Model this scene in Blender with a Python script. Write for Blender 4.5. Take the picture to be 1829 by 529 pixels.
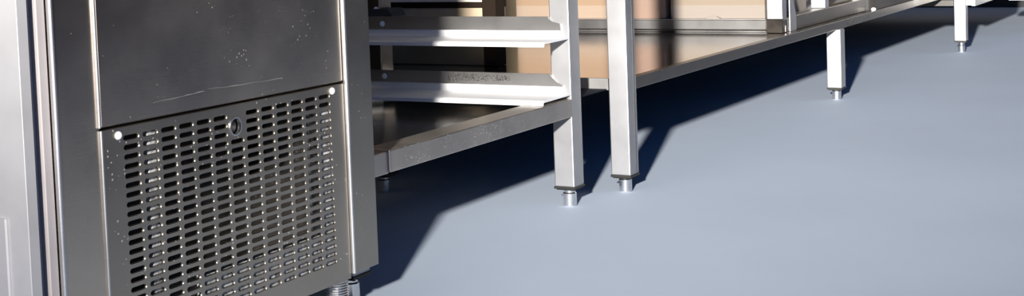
import bpy, bmesh, math, random
from mathutils import Matrix, Vector
random.seed(7)
S = bpy.context.scene
C = S.collection
for o in list(bpy.data.objects):
    bpy.data.objects.remove(o)

# ------------------------------------------------------------------ camera, world, light, exposure
cd = bpy.data.cameras.new('camera')
cd.sensor_fit = 'HORIZONTAL'; cd.sensor_width = 36.0
cd.lens = 36.0 * 2486.5 / 1829.0
cd.shift_y = (7.04 - 264.5) / 1829.0
cd.clip_start = 0.02
cam = bpy.data.objects.new('camera', cd); C.objects.link(cam)
RIGHT = Vector((0.488898, -0.87159, -0.036183))
DOWN = Vector((-0.067771, 0.003404, -0.997695))
FWD = Vector((0.869705, 0.490223, -0.057404))
m = Matrix.Identity(4)
for i in range(3):
    m[i][0] = RIGHT[i]; m[i][1] = -DOWN[i]; m[i][2] = -FWD[i]
m.translation = Vector((0, 0, 0.5225))
cam.matrix_world = m
S.camera = cam

S.view_settings.view_transform = 'Standard'
S.view_settings.look = 'None'
S.view_settings.gamma = 1.0
S.view_settings.use_curve_mapping = False
S.view_settings.exposure = 0.0

LIGHT_AT = Vector((-0.62, 0.12, 1.00))
LIGHT_AIM = Vector((4.20, 1.60, 1.30))
LIGHT_STRENGTH = 168.0
WORLD_UP = (0.02, 0.024, 0.03)
WORLD_BAND = (0.012, 0.22, 0.80)        # blue band added on the side behind the camera to tint the shadows
WORLD_SIDE = (0.040, 0.032, 0.025)

w = bpy.data.worlds.new('world'); S.world = w; w.use_nodes = True
nt = w.node_tree; nt.nodes.clear()
wo = nt.nodes.new('ShaderNodeOutputWorld'); bg = nt.nodes.new('ShaderNodeBackground')
tc = nt.nodes.new('ShaderNodeTexCoord'); sp = nt.nodes.new('ShaderNodeSeparateXYZ')
cr = nt.nodes.new('ShaderNodeValToRGB')
cr.color_ramp.elements[0].position = 0.08; cr.color_ramp.elements[0].color = (*WORLD_SIDE, 1)
for p_ in (0.16, 0.5):
    e_ = cr.color_ramp.elements.new(p_); e_.color = (*WORLD_BAND, 1)
cr.color_ramp.elements[3].position = 0.8; cr.color_ramp.elements[3].color = (*WORLD_UP, 1)
nt.links.new(tc.outputs['Generated'], sp.inputs[0]); nt.links.new(sp.outputs['Z'], cr.inputs[0])
mr = nt.nodes.new('ShaderNodeMapRange'); mr.inputs[1].default_value = 0.25; mr.inputs[2].default_value = -0.25
nt.links.new(sp.outputs['X'], mr.inputs[0])
mxw = nt.nodes.new('ShaderNodeMix'); mxw.data_type = 'RGBA'; mxw.inputs[6].default_value = (*WORLD_SIDE, 1)
nt.links.new(mr.outputs[0], mxw.inputs[0]); nt.links.new(cr.outputs[0], mxw.inputs[7])
nt.links.new(mxw.outputs[2], bg.inputs[0]); nt.links.new(bg.outputs[0], wo.inputs[0])

ld = bpy.data.lights.new('work_lamp', 'SPOT')
ld.energy = 1.0; ld.shadow_soft_size = 0.055
ld.spot_size = math.radians(81); ld.spot_blend = 1.0
ld.use_nodes = True
ln = ld.node_tree
em = [n for n in ln.nodes if n.type == 'EMISSION'][0]
fo = ln.nodes.new('ShaderNodeLightFalloff'); fo.inputs['Strength'].default_value = LIGHT_STRENGTH
ln.links.new(fo.outputs['Constant'], em.inputs['Strength'])
em.inputs['Color'].default_value = (1.0, 0.955, 0.895, 1)
lo = bpy.data.objects.new('work_lamp', ld); C.objects.link(lo)
lo.location = LIGHT_AT
lo.rotation_euler = (LIGHT_AIM - LIGHT_AT).to_track_quat('-Z', 'Y').to_euler()

# ------------------------------------------------------------------ materials
def mat(name):
    M = bpy.data.materials.new(name); M.use_nodes = True
    b = M.node_tree.nodes['Principled BSDF']
    return M, M.node_tree, b

def ramp(t, src, p0, c0, p1, c1):
    r = t.nodes.new('ShaderNodeValToRGB')
    r.color_ramp.elements[0].position = p0; r.color_ramp.elements[0].color = (*c0, 1)
    r.color_ramp.elements[1].position = p1; r.color_ramp.elements[1].color = (*c1, 1)
    t.links.new(src, r.inputs[0]); return r

def noise(t, scale, vec=None, detail=3.0, rough=0.55):
    n = t.nodes.new('ShaderNodeTexNoise'); n.inputs['Scale'].default_value = scale
    n.inputs['Detail'].default_value = detail; n.inputs['Roughness'].default_value = rough
    if vec is not None: t.links.new(vec, n.inputs['Vector'])
    return n

def steel(name, col=(0.5, 0.49, 0.475), rough=0.3, var=0.06, grain=(4, 4, 120), specks=0.0, speck_scale=130.0, speck_lo=0.42, bump=0.03, blotch=0.10, metallic=1.0):
    M, t, b = mat(name)
    tcn = t.nodes.new('ShaderNodeTexCoord')
    mp = t.nodes.new('ShaderNodeMapping'); mp.inputs['Scale'].default_value = grain
    t.links.new(tcn.outputs['Object'], mp.inputs[0])
    g = noise(t, 6.0, mp.outputs[0], 4)
    bl = noise(t, 9.0, tcn.outputs['Object'], 4)
    lo_ = tuple(c * (1 - blotch) for c in col); hi_ = tuple(min(1, c * (1 + blotch)) for c in col)
    colr = ramp(t, bl.outputs['Fac'], 0.3, lo_, 0.7, hi_)
    rr = t.nodes.new('ShaderNodeMapRange')
    rr.inputs[1].default_value = 0.25; rr.inputs[2].default_value = 0.75
    rr.inputs[3].default_value = max(0.03, rough - var); rr.inputs[4].default_value = rough + var
    t.links.new(bl.outputs['Fac'], rr.inputs[0])
    b.inputs['Metallic'].default_value = metallic
    t.links.new(rr.outputs[0], b.inputs['Roughness'])
    bp = t.nodes.new('ShaderNodeBump'); bp.inputs['Strength'].default_value = bump; bp.inputs['Distance'].default_value = 0.002
    t.links.new(g.outputs['Fac'], bp.inputs['Height']); t.links.new(bp.outputs[0], b.inputs['Normal'])
    if specks > 0:
        v = t.nodes.new('ShaderNodeTexVoronoi'); v.inputs['Scale'].default_value = speck_scale
        t.links.new(tcn.outputs['Object'], v.inputs['Vector'])
        n2 = noise(t, 14.0, tcn.outputs['Object'], 2)
        # size of each spot from its cell colour, patchy through the coarse noise
        sx = t.nodes.new('ShaderNodeSeparateColor'); t.links.new(v.outputs['Color'], sx.inputs[0])
        a = t.nodes.new('ShaderNodeMath'); a.operation = 'MULTIPLY'; t.links.new(sx.outputs[0], a.inputs[0]); t.links.new(n2.outputs['Fac'], a.inputs[1])
        th = t.nodes.new('ShaderNodeMapRange'); th.inputs[1].default_value = speck_lo; th.inputs[2].default_value = speck_lo + 0.2
        th.inputs[3].default_value = 0.0; th.inputs[4].default_value = 0.26
        t.links.new(a.outputs[0], th.inputs[0])
        ls = t.nodes.new('ShaderNodeMath'); ls.operation = 'LESS_THAN'
        t.links.new(v.outputs['Distance'], ls.inputs[0]); t.links.new(th.outputs[0], ls.inputs[1])
        f = t.nodes.new('ShaderNodeMath'); f.operation = 'MULTIPLY'; f.inputs[1].default_value = specks
        t.links.new(ls.outputs[0], f.inputs[0])
        mx = t.nodes.new('ShaderNodeMix'); mx.data_type = 'RGBA'
        t.links.new(f.outputs[0], mx.inputs[0]); t.links.new(colr.outputs[0], mx.inputs[6])
        mx.inputs[7].default_value = (0.62, 0.61, 0.59, 1)
        t.links.new(mx.outputs[2], b.inputs['Base Color'])
        me = t.nodes.new('ShaderNodeMath'); me.operation = 'SUBTRACT'; me.inputs[0].default_value = metallic
        t.links.new(f.outputs[0], me.inputs[1]); t.links.new(me.outputs[0], b.inputs['Metallic'])
    else:
        t.links.new(colr.outputs[0], b.inputs['Base Color'])
    return M

def plain(name, col, rough=0.6, metallic=0.0, blotch=0.08, scale=20.0):
    M, t, b = mat(name)
    tcn = t.nodes.new('ShaderNodeTexCoord')
    n = noise(t, scale, tcn.outputs['Object'], 4)
    r = ramp(t, n.outputs['Fac'], 0.3, tuple(c * (1 - blotch) for c in col), 0.7, tuple(min(1, c * (1 + blotch)) for c in col))
    t.links.new(r.outputs[0], b.inputs['Base Color'])
    b.inputs['Roughness'].default_value = rough; b.inputs['Metallic'].default_value = metallic
    return M

FLOOR = plain('painted_floor', (0.385, 0.445, 0.535), 0.75, blotch=0.04, scale=2.2)
WALL = plain('tan_wall', (0.17, 0.135, 0.085), 0.8, blotch=0.15, scale=3.0)
STEEL = steel('brushed_steel', (0.60, 0.59, 0.58), 0.42, 0.05)
STEEL_LEG = steel('leg_steel', (0.43, 0.43, 0.44), 0.55, 0.04)
STEEL_DOOR = steel('door_steel', (0.56, 0.49, 0.41), 0.30, 0.05, specks=0.3, speck_scale=230, speck_lo=0.40)
STEEL_GRILLE = steel('grille_steel', (0.385, 0.345, 0.29), 0.36, 0.06, specks=0.5, speck_scale=220, speck_lo=0.36)
STEEL_SPLASH = steel('splashed_steel', (0.46, 0.42, 0.38), 0.40, 0.08, specks=0.5, speck_scale=330, speck_lo=0.26)
STEEL_SHELF = steel('shelf_steel', (0.62, 0.59, 0.57), 0.13, 0.03, bump=0.01)
STEEL_SIDE = steel('side_steel', (0.62, 0.59, 0.58), 0.45, 0.05, specks=0.5, speck_scale=220, speck_lo=0.36)
SATIN = steel('satin_panel', (0.50, 0.49, 0.485), 0.5, 0.05, specks=0.4, speck_scale=150, metallic=0.3)
TRIM = steel('pale_trim', (0.40, 0.365, 0.357), 0.5, 0.05, specks=0.5, speck_scale=150, metallic=0.0)
EDGE = steel('edge_steel', (0.62, 0.62, 0.62), 0.42, 0.03)
SLIDE = steel('slide_steel', (0.50, 0.49, 0.48), 0.38, 0.04, blotch=0.06)
LIP = steel('lip_steel', (0.17, 0.15, 0.13), 0.30, 0.06, specks=0.2, speck_scale=210)
RAIL = steel('rail_steel', (0.30, 0.295, 0.29), 0.40, 0.05)
OLIVE = plain('olive_brown_board', (0.14, 0.115, 0.075), 0.45, blotch=0.3, scale=5)
TAN = plain('tan_board', (0.36, 0.29, 0.20), 0.6)
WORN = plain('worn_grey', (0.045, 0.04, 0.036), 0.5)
DARK_STEEL = steel('dark_steel', (0.22, 0.20, 0.18), 0.24)
PALE = steel('pale_ledge', (0.70, 0.70, 0.70), 0.45, 0.04, blotch=0.05, metallic=0.15)
STILE = steel('stile_steel', (0.34, 0.31, 0.27), 0.32, 0.05, specks=0.3, speck_scale=230, speck_lo=0.40)
DARKWALL = plain('shaded_wall', (0.012, 0.012, 0.014), 0.9)  # near black: the shade at the far end is put into the wall colour
UNDER = plain('shade_black', (0.006, 0.008, 0.014), 0.9)  # near black, paints the shade below the shelf
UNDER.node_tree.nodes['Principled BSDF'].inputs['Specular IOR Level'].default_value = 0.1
CHROME = steel('bright_metal', (0.75, 0.75, 0.75), 0.25, 0.05)
BLACK = plain('black_plastic', (0.012, 0.011, 0.010), 0.6)
INSIDE = plain('dark_inside', (0.03, 0.029, 0.028), 0.7)
GALV = plain('pale_galvanised', (0.30, 0.30, 0.29), 0.6, blotch=0.95, scale=160)
WHITE = plain('white_plastic', (0.8, 0.79, 0.77), 0.5)
BOARD = plain('white_board', (0.72, 0.66, 0.58), 0.6)
DARKWOOD = plain('dark_brown_frame', (0.014, 0.009, 0.006), 0.9)
DARKWOOD.node_tree.nodes['Principled BSDF'].inputs['Specular IOR Level'].default_value = 0.1
def card(name, col, col2, seam):
    M, t, b = mat(name)
    tcn = t.nodes.new('ShaderNodeTexCoord')
    mp = t.nodes.new('ShaderNodeMapping'); mp.inputs['Scale'].default_value = (3, 3, 160)
    t.links.new(tcn.outputs['Object'], mp.inputs[0])
    n = noise(t, 3.0, mp.outputs[0], 3)
    r = ramp(t, n.outputs['Fac'], 0.25, tuple(c * 0.93 for c in col), 0.75, col)
    s = t.nodes.new('ShaderNodeSeparateXYZ'); t.links.new(tcn.outputs['Object'], s.inputs[0])
    g = t.nodes.new('ShaderNodeMath'); g.operation = 'GREATER_THAN'; g.inputs[1].default_value = seam
    t.links.new(s.outputs['Z'], g.inputs[0])
    mx = t.nodes.new('ShaderNodeMix'); mx.data_type = 'RGBA'
    t.links.new(g.outputs[0], mx.inputs[0]); t.links.new(r.outputs[0], mx.inputs[6]); mx.inputs[7].default_value = (*col2, 1)
    t.links.new(mx.outputs[2], b.inputs['Base Color']); b.inputs['Roughness'].default_value = 0.8
    return M
CARD_PINK = card('pinkish_cardboard', (0.185, 0.123, 0.092), (0.18, 0.12, 0.09), 0.2)
CARD_CREAM = card('cream_cardboard', (0.19, 0.163, 0.137), (0.167, 0.132, 0.097), 0.036)
CARD_TAN = card('tan_cardboard', (0.22, 0.165, 0.12), (0.19, 0.125, 0.078), 0.036)

# ------------------------------------------------------------------ mesh helpers
def box(bm, x0, x1, y0, y1, z0, z1, bev=0.0, seg=1):
    t = bmesh.new()
    vs = [t.verts.new((x, y, z)) for x in (x0, x1) for y in (y0, y1) for z in (z0, z1)]
    for f in ((0, 1, 3, 2), (4, 6, 7, 5), (0, 4, 5, 1), (2, 3, 7, 6), (0, 2, 6, 4), (1, 5, 7, 3)):
        t.faces.new([vs[i] for i in f])
    if bev > 0:
        bmesh.ops.bevel(t, geom=t.edges[:], offset=bev, segments=seg, affect='EDGES', profile=0.5)
    merge(bm, t)

def merge(bm, t):
    me = bpy.data.meshes.new('tmp'); t.to_mesh(me); t.free(); bm.from_mesh(me); bpy.data.meshes.remove(me)

def prism(bm, pts, axis, a0, a1, bev=0.0):
    """closed outline swept along one axis; pts are the two other coordinates in x,y,z order"""
    t = bmesh.new()
    def P(p, a):
        if axis == 'x': return (a, p[0], p[1])
        if axis == 'y': return (p[0], a, p[1])
        return (p[0], p[1], a)
    A = [t.verts.new(P(p, a0)) for p in pts]; B = [t.verts.new(P(p, a1)) for p in pts]
    n = len(pts)
    t.faces.new(A); t.faces.new(B[::-1])
    for i in range(n):
        t.faces.new((A[i], B[i], B[(i + 1) % n], A[(i + 1) % n]))
    bmesh.ops.recalc_face_normals(t, faces=t.faces[:])
    if bev > 0:
        bmesh.ops.bevel(t, geom=t.edges[:], offset=bev, segments=1, affect='EDGES', profile=0.5)
    merge(bm, t)

def lathe(bm, prof, cx, cy, cz=0, n=24, axis='z'):
    t = bmesh.new(); rings = []
    for r, h in prof:
        ring = []
        for k in range(n):
            a = 2 * math.pi * k / n
            u, v = r * math.cos(a), r * math.sin(a)
            ring.append(t.verts.new((cx + u, cy + v, cz + h) if axis == 'z' else ((cx + u, cy + h, cz + v) if axis == 'y' else (cx + h, cy + u, cz + v))))
        rings.append(ring)
    for a, b in zip(rings, rings[1:]):
        for k in range(n):
            t.faces.new((a[k], a[(k + 1) % n], b[(k + 1) % n], b[k]))
    t.faces.new(rings[0]); t.faces.new(rings[-1])
    bmesh.ops.recalc_face_normals(t, faces=t.faces[:])
    merge(bm, t)

def obj(name, bm, material, parent=None, smooth=False, origin=None):
    """world-space mesh -> ONE object; local to its top-level thing"""
    o_ = Vector((0, 0, 0))
    root = parent
    while root is not None:
        o_ += root.location; root = root.parent
    if origin is not None: o_ = Vector(origin)
    bmesh.ops.translate(bm, verts=bm.verts[:], vec=-o_)
    bmesh.ops.recalc_face_normals(bm, faces=bm.faces[:])
    me = bpy.data.meshes.new(name); bm.to_mesh(me); bm.free()
    me.materials.append(material)
    if smooth:
        for p in me.polygons: p.use_smooth = True
    o = bpy.data.objects.new(name, me); C.objects.link(o)
    if parent is not None: o.parent = parent
    elif origin is not None: o.location = o_
    return o

def part(name, material, parent, *boxes, bev=0.0, label=None):
    bm = bmesh.new()
    for b in boxes: box(bm, *b, bev=bev)
    o = obj(name, bm, material, parent)
    if label: o['label'] = label
    return o

def tag(o, label, cat, group=None):
    o['label'] = label; o['category'] = cat
    if group: o['group'] = group
    return o

def thing(name, loc, label, cat, group=None):
    o = bpy.data.objects.new(name, None); C.objects.link(o)
    o.location = loc; o.empty_display_size = 0.05
    return tag(o, label, cat, group)

def structure(name, material, *b, bev=0.0):
    bm = bmesh.new(); box(bm, *b, bev=bev)
    o = obj(name, bm, material, origin=((b[0] + b[1]) / 2, (b[2] + b[3]) / 2, b[4])); o['kind'] = 'structure'
    return o

# ------------------------------------------------------------------ the setting
WY = 2.0
structure('floor', FLOOR, -4.0, 8.0, -4.0, WY + 0.1, -0.05, 0.0)
structure('wall_back', WALL, -1.0, 7.6, WY, WY + 0.1, 0.0, 2.4)
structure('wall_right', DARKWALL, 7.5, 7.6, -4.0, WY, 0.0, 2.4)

def leg(parent, x, y, z0, z1, wx=0.0405, wy=0.0405, material=STEEL_LEG):
    """square tube leg with plastic end cap and round adjustable foot"""
    bm = bmesh.new(); box(bm, x, x + wx, y, y + wy, z0, z1, bev=0.0022, seg=2)
    l = obj('leg', bm, material, parent)
    bm = bmesh.new(); box(bm, x - 0.0012, x + wx + 0.0012, y - 0.0012, y + wy + 0.0012, z0 - 0.004, z0 + 0.0005, bev=0.0008)
    for k in range(4):
        xx = x + 0.004 + k * 0.009
        box(bm, xx, xx + 0.004, y + 0.002, y + wy - 0.002, z0 - 0.0065, z0 - 0.0035)
    c = obj('end_cap', bm, BLACK, l); c['label'] = 'black plastic end cap'
    bm = bmesh.new()
    lathe(bm, [(0.0105, 0.0), (0.0125, 0.002), (0.0125, 0.024), (0.0105, 0.026), (0.0105, z0 - 0.003)], x + wx / 2, y + wy / 2, 0)
    f = obj('foot', bm, CHROME, l, smooth=False); f['label'] = 'round bright metal foot'
    return l

# ------------------------------------------------------------------ refrigerated cabinet
FX0, FX1 = 1.000, 1.5456
DX0, DX1 = 1.0555, 1.4885
ZG = 0.3205          # height of the gap between the door and the grille panel
ZB, ZT = 0.060, 0.84
cab = thing('refrigerated_cabinet', (1.27, 1.4, 0), 'stainless steel refrigerated cabinet with slotted vent panel in the foreground', 'cabinet')
bm = bmesh.new()
box(bm, FX0, FX0 + 0.004, 1.118, 1.76, ZB, ZT)
box(bm, FX1 - 0.004, FX1, 1.118, 1.76, ZB, ZT)
box(bm, FX0 + 0.004, FX1 - 0.004, 1.752, 1.76, ZB, ZT)
box(bm, FX0 + 0.004, FX1 - 0.004, 1.118, 1.752, ZB, ZB + 0.006)
box(bm, FX0 + 0.004, FX1 - 0.004, 1.118, 1.752, ZG + 0.006, ZG + 0.010)
obj('body', bm, STEEL_SIDE, cab)
part('worktop', STEEL, cab, (FX0 - 0.004, FX1 + 0.004, 1.07, 1.78, ZT, ZT + 0.04), bev=0.003)
# left stile sits back of the door, right stile stands proud of it
part('stile', STEEL_DOOR, cab, (FX0, DX0 + 0.004, 1.1028, 1.118, ZB, ZT), bev=0.0015)
part('stile', STILE, cab, (DX1 + 0.0022, FX1, 1.0945, 1.118, ZB + 0.004, ZT), bev=0.0015)
for o_ in [q for q in cab.children if q.name == 'stile.001']: STILE_R = o_
SCRATCHES = [(1.137, 0.3400, 1.219, 0.3425), (1.226, 0.3435, 1.362, 0.3412)]
SCR = plain('pale_scratch', (0.16, 0.155, 0.15), 0.6)
def edge_fold(parent, x, y, z0, z1, r=0.0021):
    # rounded sheet fold down a left-hand edge
    pts = [(x + r, y)] + [(x + r - r * math.sin(a), y + r - r * math.cos(a)) for a in [math.pi / 2 * k / 6 for k in range(1, 7)]] + [(x, y + 0.0055), (x + r, y + 0.0055)]
    bm = bmesh.new(); prism(bm, pts, 'z', z0, z1)
    o = obj('edge_fold', bm, EDGE, parent); o['label'] = 'bright folded edge'
    return o
d = part('door', STEEL_DOOR, cab, (DX0 + 0.0024, DX1 - 0.0015, 1.0995, 1.118, ZG + 0.0022, ZT - 0.006), bev=0.0012)
edge_fold(d, DX0, 1.0993, ZG + 0.0022, ZT - 0.006)

edge_fold(STILE_R, DX1, 1.0943, ZB + 0.004, ZT, 0.0028)
# pale trim between the end panel and the cabinet
for (a, b_, y) in ((0.9700, 0.9840, 1.1150), (0.9845, 0.9955, 1.1060)):
    o = part('side_trim', TRIM, cab, (a, b_ + 0.001, y, 1.13, ZB, ZT), bev=0.001); o['label'] = 'pale side trim strip'
edge_fold(cab, 0.9965, 1.0990, ZB, ZT, 0.0035)
for (xa, za, xb, zb) in SCRATCHES:
    bm = bmesh.new(); q = 9
    up = []; dn = []
    for k in range(q + 1):
        f_ = k / q; x = xa + (xb - xa) * f_; z = za + (zb - za) * f_ + random.uniform(-0.0006, 0.0006); h_ = random.uniform(0.0001, 0.0006)
        up.append((x, z + h_)); dn.append((x, z - h_))
    prism(bm, up + dn[::-1], 'y', 1.0991, 1.0998); o = obj('scratch', bm, SCR, d); o['label'] = 'pale scratch mark'
# grille panel with real slots
PX0, PX1, PZ0, PZ1, PY = DX0 + 0.0025, DX1 - 0.0015, ZB - 0.002, ZG - 0.0012, 1.0995
COLS, ROWS, CP, RP = 13, 22, 0.02875, 0.0104
SX0, SZ0 = 1.1005, 0.3070           # centre of first column and first row
HX, HZ, HR = SX0 + 6 * CP - 0.003, 0.2937, 0.0096
TH = 0.0030
def slot_panel():
    bm = bmesh.new()
    xs = [SX0 + (i - 0.5) * CP for i in range(COLS + 1)]
    zs = [SZ0 - (j - 0.5) * RP for j in range(ROWS + 1)]
    def V(x, z): return bm.verts.new((x, PY, z))
    loops = []
    def ringface(outer, inner):
        n = len(inner)
        o = [V(*p) for p in outer]; q = [V(*p) for p in inner]
        for k in range(n):
            bm.faces.new((o[k], o[(k + 1) % n], q[(k + 1) % n], q[k]))
        loops.append(inner)
    L2, H2 = 0.0111, 0.0026
    chamf = []
    def slot(cx, cz, g_=0.0):
        pts = []
        for k in range(16):
            a = 2 * math.pi * (k + 0.5) / 16
            sx = (L2 - H2) if math.cos(a) > 0 else -(L2 - H2)
            pts.append((cx + sx + (H2 + g_) * math.cos(a), cz + (H2 + g_ * 0.5) * math.sin(a)))
        return pts
    def cell(x0, x1, z0, z1):
        # 16 points round the rectangle, four a side, starting on the right side
        P = []
        def side(a, b): 
            for k in range(4): P.append((a[0] + (b[0] - a[0]) * k / 4, a[1] + (b[1] - a[1]) * k / 4))
        side((x1, z0), (x1, z1)); side((x1, z1), (x0, z1)); side((x0, z1), (x0, z0)); side((x0, z0), (x1, z0))
        return P[2:] + P[:2]        # begin at the middle of the right side
    for i in range(COLS):
        for j in range(ROWS):
            if i == 6 and j < 3: continue
            cx, cz = SX0 + i * CP, SZ0 - j * RP
            ringface(cell(xs[i], xs[i + 1], zs[j + 1], zs[j]), slot(cx, cz, 0.0009)); chamf.append((slot(cx, cz, 0.0009), slot(cx, cz)))
    # the lock hole in the three-cell gap
    hp = [(HX + HR * math.cos(2 * math.pi * (k + 0.5) / 16), HZ + HR * 1.05 * math.sin(2 * math.pi * (k + 0.5) / 16)) for k in range(16)]
    ringface(cell(xs[6], xs[7], zs[3], zs[0]), hp)
    # margins round the field of slots
    def quad(x0, x1, z0, z1): bm.faces.new([V(x0, z0), V(x1, z0), V(x1, z1), V(x0, z1)])
    quad(PX0, xs[0], PZ0, PZ1); quad(xs[-1], PX1, PZ0, PZ1)
    quad(xs[0], xs[-1], PZ0, zs[-1]); quad(xs[0], xs[-1], zs[0], PZ1)
    # walls of the holes and of the panel's edge
    for lo_, li_ in chamf:
        a = [bm.verts.new((x, PY, z)) for x, z in lo_]; b = [bm.verts.new((x, PY + 0.0010, z)) for x, z in li_]
        for k in range(16): bm.faces.new((a[k], b[k], b[(k + 1) % 16], a[(k + 1) % 16]))
        c_ = [bm.verts.new((x, PY + TH, z)) for x, z in li_]
        for k in range(16): bm.faces.new((b[k], c_[k], c_[(k + 1) % 16], b[(k + 1) % 16]))
    for lp in [hp] + [[(PX0, PZ0), (PX1, PZ0), (PX1, PZ1), (PX0, PZ1)]]:
        dep = TH if len(lp) > 4 else 0.012
        a = [bm.verts.new((x, PY, z)) for x, z in lp]; b = [bm.verts.new((x, PY + dep, z)) for x, z in lp]
        n = len(lp)
        for k in range(n): bm.faces.new((a[k], b[k], b[(k + 1) % n], a[(k + 1) % n]))
    return bm
gb = slot_panel()
g = obj('vent_panel', gb, STEEL_GRILLE, cab)
g['label'] = 'slotted steel vent panel'
edge_fold(g, PX0 - 0.001, PY - 0.0003, PZ0, PZ1)
bm = bmesh.new(); prism(bm, [(HX + r * math.cos(a), HZ + r * 1.05 * math.sin(a)) for r, a in [(HR + 0.0016, 2 * math.pi * k / 24) for k in range(24)] ], 'y', PY - 0.0001, PY + 0.0001)
bm.free()
bm = bmesh.new()
t = bmesh.new(); n = 28
rings = []
for rr, yy in ((HR - 0.0004, PY + 0.004), (HR - 0.0004, PY - 0.0012), (HR + 0.0012, PY - 0.0012), (HR + 0.0012, PY + 0.001)):
    rings.append([t.verts.new((HX + rr * math.cos(2 * math.pi * k / n), yy, HZ + rr * 1.05 * math.sin(2 * math.pi * k / n))) for k in range(n)])
for a, b in zip(rings, rings[1:]):
    for k in range(n): t.faces.new((a[k], a[(k + 1) % n], b[(k + 1) % n], b[k]))
merge(bm, t)
lk = obj('lock_ring', bm, CHROME, g); lk['label'] = 'bright ring round the lock hole'
bm = bmesh.new(); lathe(bm, [(0.0085, 0), (0.0085, 0.012)], HX, PY + 0.006, HZ, axis='y'); obj('lock_core', bm, BLACK, g)
for (sx, sz) in ((1.0815, 0.3112), (1.4625, 0.3125)):
    bm = bmesh.new(); lathe(bm, [(0.0048, 0.0005), (0.0046, -0.0012), (0.0030, -0.0030), (0.0012, -0.0036)], sx, PY, sz, 20, 'y')
    s = obj('screw', bm, WHITE, g, smooth=True); s['label'] = 'pale round screw head'
# what shows through the slots: a dark compartment, a pale upright and a pale lower block
part('compartment', INSIDE, cab, (DX0 - 0.03, DX1 + 0.03, 1.30, 1.31, ZB + 0.006, ZG + 0.006), label='dark compartment behind the slots')
part('condenser_frame', GALV, cab, (SX0 + CP + 0.000, SX0 + CP + 0.012, PY + 0.0045, PY + 0.012, 0.128, 0.312), label='pale metal upright behind the slots')
bm = bmesh.new()
box(bm, SX0 + 3.9 * CP, SX0 + 12.45 * CP, PY + 0.0045, PY + 0.02, 0.070, 0.128)
box(bm, SX0 + 11.6 * CP, SX0 + 12.45 * CP, PY + 0.0045, PY + 0.02, 0.128, 0.29)
o = obj('condenser', bm, GALV, cab); o['label'] = 'pale condenser block behind the lower slots'
for (fx, fy) in ((1.478, 1.118), (1.03, 1.118), (1.478, 1.70), (1.03, 1.70)):
    bm = bmesh.new()
    prof = [(0.019, 0.0), (0.021, 0.004), (0.021, 0.010), (0.0135, 0.013)]
    z = 0.014
    while z < 0.056:
        prof += [(0.0150, z), (0.0162, z + 0.0015), (0.0150, z + 0.003)]; z += 0.0034
    prof += [(0.0150, ZB + 0.002)]
    lathe(bm, prof, fx, fy, 0)
    f = obj('foot', bm, CHROME, cab); f['label'] = 'threaded metal foot'

# ------------------------------------------------------------------ end panel of the unit to the left
ep = thing('end_panel', (0.96, 1.4, 0), 'bright steel end panel of a counter, at the far left beside the cabinet', 'panel')
bm = bmesh.new()
prism(bm, [(0.955, 1.1), (0.9685, 1.1), (0.9685, 1.112), (0.9585, 1.112), (0.9585, 1.75), (0.955, 1.75)], 'z', 0.0, 0.85, bev=0.0006)
obj('sheet', bm, SATIN, ep)
bm = bmesh.new(); prism(bm, [(0.953, 1.1285), (0.955, 1.1285), (0.955, 1.75), (0.9515, 1.75), (0.9515, 1.130)], 'z', 0.0, 0.245)
obj('kick_strip', bm, SATIN, ep)

# ------------------------------------------------------------------ rack with tray slides
RX, RY = 2.24, 1.146
rack = thing('tray_rack', (1.9, 1.37, 0), 'open steel rack with two tray slides beside the cabinet', 'rack')
leg(rack, RX, RY, 0.038, 0.80)
leg(rack, RX, 1.56, 0.038, 0.80, material=DARK_STEEL)  # darker steel puts the cabinet's shadow into this rear leg's colour
leg(rack, 1.555, RY, 0.038, 0.80)
leg(rack, 1.555, 1.56, 0.038, 0.80)
bm = bmesh.new(); box(bm, 1.655, RX + 0.001, RY - 0.0005, RY + 0.047, 0.168, 0.2014, bev=0.002, seg=2)
obj('front_rail', bm, STEEL_SPLASH, rack)
bm = bmesh.new(); box(bm, 1.594, 1.657, RY + 0.003, RY + 0.046, 0.1665, 0.199, bev=0.0015)
obj('rail_joint', bm, STEEL_SPLASH, rack)
part('back_rail', STEEL, rack, (1.594, RX + 0.002, 1.56, 1.60, 0.168, 0.2014), bev=0.002)
part('top_pan', STEEL, rack, (1.55, RX + 0.045, RY - 0.02, 1.62, 0.80, 0.84), bev=0.003)
bm = bmesh.new(); box(bm, 1.56, RX + 0.038, RY + 0.044, 1.598, 0.176, 0.180); box(bm, 1.56, RX + 0.038, RY + 0.044, RY + 0.0455, 0.169, 0.180)
obj('bottom_shelf', bm, DARK_STEEL, rack)
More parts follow.
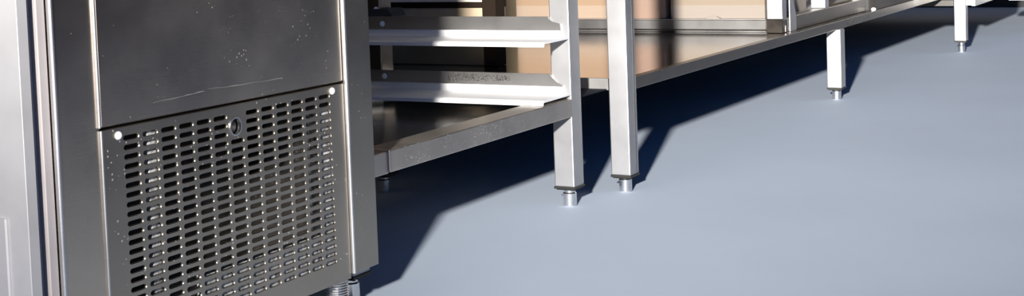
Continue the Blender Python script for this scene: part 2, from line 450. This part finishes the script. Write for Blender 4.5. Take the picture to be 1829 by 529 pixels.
def slide(zt, zl, wide, notch):
    """angle runner: upright web against the post, ledge and lip towards the cabinet"""
    bm = bmesh.new()
    y0, y1 = RY + 0.001, 1.60
    wy = RY + 0.013
    # web with a notched front corner
    out = [(wy, zl + 0.003), (y1, zl + 0.003), (y1, zt), (wy + 0.028, zt)]
    if notch: out += [(wy + 0.026, zt - 0.004), (wy + 0.019, zt - 0.009), (wy + 0.012, zt - 0.011), (wy + 0.003, zt - 0.013)]
    else: out += [(wy + 0.022, zt - 0.008), (wy + 0.012, zt - 0.016), (wy + 0.002, zt - 0.020)]
    prism(bm, out, 'x', RX - 0.0042, RX - 0.0012)
    w_ = obj('slide', bm, SLIDE, rack)
    bm = bmesh.new()
    cv = []
    for k in range(11):
        a = math.radians(70) * k / 10
        cv.append((RX - 0.0045 - 0.010 * (1 - math.cos(a)), zl + 0.0150 - 0.0135 * math.sin(a)))
    fl = [(RX - 0.001, zl + 0.0150)] + cv + [(RX - 0.001, zl + 0.0022)]
    tb_ = bmesh.new(); prism(tb_, fl, 'y', wy + 0.002, y1); obj('reflection_fillet', tb_, PALE, w_)  # pale strip paints the ledge's bright reflection low on the web
    prof = [(RX - 0.001, zl + 0.0022), (RX - 0.013, zl + 0.0022), (RX - wide + 0.004, zl + 0.0022), (RX - wide + 0.001, zl + 0.0012), (RX - wide - 0.0015, zl - 0.0005),
            (RX - wide - 0.003, zl - 0.0065), (RX - wide - 0.001, zl - 0.0065), (RX - wide + 0.001, zl - 0.0012), (RX - 0.012, zl - 0.0006), (RX - 0.001, zl - 0.0006)]
    prism(bm, prof, 'y', y0, y1)
    obj('ledge', bm, PALE, w_)
    bm = bmesh.new(); lathe(bm, [(0.0055, 0.0), (0.0052, -0.0015), (0.003, -0.003)], RX - 0.0042, 1.552, zl + 0.026, 14, 'x'); s = obj('screw', bm, WHITE, w_)
    return w_
slide(0.3515, 0.311, 0.095, True)
low = slide(0.2465, 0.2085, 0.105, False)
bm = bmesh.new()
for k in range(230):
    f_ = random.random() ** 1.3
    yy = 1.405 - 0.135 * f_; zz = 0.2445 - random.random() * (0.017 - 0.009 * f_) - 0.004 * f_
    r_ = random.uniform(0.0008, 0.0016)
    lathe(bm, [(r_, 0.0), (r_ * 0.7, -0.0006)], RX - 0.0042, yy, zz, 7, 'x')
o = obj('dried_drops', bm, INSIDE, low); o['kind'] = 'stuff'; o['label'] = 'patch of dark dried drops'
bm = bmesh.new(); lathe(bm, [(0.0055, 0.0), (0.0052, -0.0015), (0.003, -0.003)], RX, 1.568, 0.365, 14, 'x'); obj('screw', bm, WHITE, rack)
bm = bmesh.new(); prism(bm, [(1.528, 0.3515), (1.612, 0.3515), (1.612, 0.356), (1.602, 0.366), (1.538, 0.366)], 'x', RX - 0.004, RX + 0.044); obj('post_flange', bm, INSIDE, rack)  # near-black colour stands for the cabinet's shadow on the flange

# ------------------------------------------------------------------ work table with polished lower shelf
SZ = 0.2197; SB = 0.197; SY = 1.1065; TX1 = 5.149; TY1 = 1.96
tab = thing('work_table', (3.8, 1.5, 0), 'long stainless work table with polished lower shelf along the wall', 'table')
leg(tab, 2.397, 1.1055, 0.034, 0.84)
bm = bmesh.new(); box(bm, 2.4245, 2.4275, 1.1051, 1.1056, 0.036, 0.84); obj('seam', bm, DARK_STEEL, tab)
for (x, y) in ((3.79, 1.097), (2.45, 1.90), (3.79, 1.90)):
    leg(tab, x, y, 0.034, SB + 0.0005, wx=0.0425)
bm = bmesh.new(); box(bm, 2.45, 2.49, 1.90, 1.94, SZ, 0.84, bev=0.002); obj('back_post', bm, STEEL_LEG, tab)
bm = bmesh.new(); box(bm, 5.04, 5.08, 1.90, 1.94, SZ, 0.84, bev=0.002); obj('back_post', bm, STEEL_LEG, tab)
bm = bmesh.new()
prism(bm, [(2.4385, SY), (TX1, SY), (TX1, TY1), (2.404, TY1), (2.404, 1.149), (2.4385, 1.149)], 'z', SZ - 0.0025, SZ)
obj('shelf', bm, STEEL_SHELF, tab)
bm = bmesh.new()
box(bm, 2.4380, TX1, SY - 0.0006, SY + 0.018, SB, SZ + 0.0004, bev=0.0012)
obj('front_lip', bm, LIP, tab)
bm = bmesh.new(); box(bm, 2.402, 2.4045, 1.149, TY1, SB, SZ + 0.0004, bev=0.0006); obj('end_lip', bm, STEEL, tab)
part('shade_board', UNDER, tab, (2.41, TX1 - 0.01, 1.15, TY1 - 0.01, SB + 0.001, SZ - 0.003), (2.292, 2.412, 1.152, TY1 - 0.01, SB + 0.0005, SB + 0.0025))  # added boards: darken the shade under the shelf, block light through the gap
part('worktop', STEEL, tab, (2.385, TX1, 1.085, 1.98, 0.84, 0.88), bev=0.003)

# ------------------------------------------------------------------ low frame standing on the shelf
GX, GY = 3.403, 1.1325
GT = 0.2545
frm = thing('box_stand', (3.8, 1.5, SZ), 'low steel frame with short square posts standing on the polished shelf', 'stand')
Z0 = SZ + 0.0008
bm = bmesh.new(); box(bm, GX, GX + 0.035, GY + 0.045, 1.915, Z0 + 0.008, GT - 0.0002, bev=0.0015); box(bm, GX + 0.028, GX + 0.033, GY + 0.045, 1.915, Z0, Z0 + 0.009); obj('side_rail', bm, RAIL, frm)
bm = bmesh.new(); box(bm, GX - 0.0005, GX + 0.042, GY, GY + 0.0445, Z0, GT + 0.001, bev=0.001); obj('corner_bracket', bm, LIP, frm)
bm = bmesh.new(); box(bm, GX + 0.0215, GX + 0.024, GY - 0.001, GY + 0.0005, Z0 + 0.002, Z0 + 0.018); obj('weld', bm, CHROME, frm)
bm = bmesh.new(); prism(bm, [(3.462, Z0), (3.512, Z0), (3.512, 0.262), (3.470, 0.325), (3.462, 0.325)], 'y', GY - 0.0005, GY + 0.0025); o = obj('gusset', bm, STEEL_LEG, frm)
bm = bmesh.new(); box(bm, 3.512, 4.188, GY, GY + 0.035, Z0, GT + 0.0035, bev=0.0015); obj('front_rail', bm, LIP, frm)
bm = bmesh.new(); box(bm, 3.445, 3.513, GY + 0.004, GY + 0.03, Z0, GT, bev=0.001); obj('rail_joint', bm, STEEL_SPLASH, frm)
for (px, pz) in ((GX + 0.001, GT + 0.0012), (3.775, GT + 0.0036), (4.189, Z0)):
    bm = bmesh.new(); box(bm, px, px + 0.036, GY + 0.001, GY + 0.042, pz, 0.62, bev=0.0018, seg=2); obj('post', bm, STEEL_LEG, frm)
bm = bmesh.new(); box(bm, 4.16, 4.19, GY + 0.042, 1.915, Z0, GT, bev=0.0015); obj('side_rail', bm, STEEL, frm)
bm = bmesh.new(); box(bm, GX + 0.035, 4.16, 1.875, 1.915, Z0, GT, bev=0.0015); obj('back_rail', bm, STEEL, frm)
bm = bmesh.new(); box(bm, GX + 0.002, 4.16, GY + 0.045, 1.913, GT, GT + 0.0012); obj('tray', bm, STEEL, frm)
bm = bmesh.new(); lathe(bm, [(0.006, 0), (0.0075, 0.003), (0.0075, 0.006), (0.004, 0.009)], 4.205, 1.1135, SZ + 0.0008, 14); o = obj('foot_cap', bm, WHITE, frm); o['label'] = 'small white cap'

# ------------------------------------------------------------------ cardboard boxes on the frame
def carton(x0, x1, y0, y1, z0, z1, material, label, group='cardboard boxes on the low frame'):
    t_ = thing('cardboard_box', ((x0 + x1) / 2, (y0 + y1) / 2, z0), label, 'box', group)
    bm = bmesh.new(); box(bm, x0, x1, y0, y1, z0, z1, bev=0.0025, seg=2)
    obj('carton', bm, material, t_)
    bm = bmesh.new()
    ym = (y0 + y1) / 2
    box(bm, x0 - 0.001, x1 + 0.001, y0, ym - 0.0015, z1, z1 + 0.004, bev=0.001)
    box(bm, x0 - 0.001, x1 + 0.001, ym + 0.0015, y1, z1, z1 + 0.004, bev=0.001)
    obj('top_flap', bm, material, t_)
    return t_
BZ = GT + 0.0014
b1 = carton(GX + 0.012, GX + 0.36, 1.183, 1.444, BZ, 0.52, CARD_CREAM, 'cream cardboard box nearest the white posts on the low frame')
bm = bmesh.new(); prism(bm, [(1.30, BZ + 0.0005), (1.34, BZ + 0.0005), (1.335, BZ + 0.004), (1.312, BZ + 0.007)], 'x', GX + 0.004, GX + 0.0115); o = obj('bottom_flap', bm, CARD_CREAM, b1)
carton(GX + 0.010, GX + 0.34, 1.457, 1.605, BZ, 0.50, CARD_PINK, 'pinkish brown cardboard box between the cream and tan boxes, right behind the table leg')
carton(GX + 0.012, GX + 0.34, 1.612, 1.913, BZ, 0.50, CARD_TAN, 'tan cardboard box seen behind the tray rack post')
# crumpled clear-white bag lying between the posts
bm = bmesh.new()
bmesh.ops.create_icosphere(bm, subdivisions=3, radius=1.0)
for v in bm.verts:
    k = 1 + 0.28 * math.sin(7 * v.co.x + 3 * v.co.z) * math.cos(6 * v.co.y + 2 * v.co.x) + random.uniform(-0.13, 0.13)
    v.co = Vector((3.98 + v.co.x * 0.075 * k, 1.245 + v.co.y * 0.04 * k, 0.308 + v.co.z * 0.036 * k))
o = obj('plastic_bag', bm, WHITE, origin=(3.96, 1.235, GT)); tag(o, 'crumpled white plastic bag between the posts of the low frame', 'bag')

# ------------------------------------------------------------------ corner unit and far counter
cu = thing('corner_unit', (5.5, 1.4, 0), 'steel corner unit whose single leg stands at the end of the shelf', 'table')
leg(cu, 5.151, 1.033, 0.042, 0.84)
leg(cu, 5.70, 1.90, 0.042, 0.84)
part('shelf', WORN, cu, (5.151, 6.6, 1.074, 1.96, 0.168, 0.190), bev=0.001)  # extended past the worktop, out of view, to keep light off the floor
part('end_plate', STEEL, cu, (5.151, 5.78, 0.998, 1.012, 0.168, 0.30), bev=0.001)
part('shelf_return', STEEL, cu, (5.192, 5.78, 1.012, 1.074, 0.168, 0.190), bev=0.001)
part('worktop', STEEL, cu, (5.151, 5.80, 0.99, 1.98, 0.84, 0.88), bev=0.003)
fc = thing('far_counter', (6.1, 0.2, 0), 'far steel counter at the right edge of the picture with black shade beneath', 'counter')
part('shelf', STEEL_LEG, fc, (5.80, 6.55, -0.9, 0.996, 0.146, 0.172), bev=0.001)
part('worktop', STEEL, fc, (5.80, 6.60, -0.92, 0.988, 0.84, 0.88), bev=0.003)
for (x, y) in ((5.86, -0.85), (6.48, -0.85), (6.48, 0.92)):
    leg(fc, x, y, 0.042, 0.84)

# ------------------------------------------------------------------ crate on the polished shelf
CX = 2.56
cr_ = thing('crate', (2.58, 1.66, SZ), 'olive brown crate with dark rim and white panel on the shelf behind the tray slides', 'crate')
part('base', OLIVE, cr_, (CX + 0.004, 2.60, 1.488, 1.84, SZ + 0.0008, 0.318), bev=0.002)
part('band', TAN, cr_, (CX, 2.604, 1.485, 1.843, 0.318, 0.3455), bev=0.001)
part('shade_post', DARKWOOD, cr_, (CX - 0.004, CX + 0.036, 1.482, 1.515, SZ + 0.0008, 0.40), bev=0.001)  # added dark post, covers the crate end that the lamp would light
part('rim', DARKWOOD, cr_, (CX - 0.002, 2.607, 1.483, 1.845, 0.3455, 0.3580), (CX - 0.002, 2.607, 1.483, 1.512, 0.3580, 0.40), bev=0.0008)
part('panel', BOARD, cr_, (CX + 0.001, 2.60, 1.513, 1.84, 0.3582, 0.40))
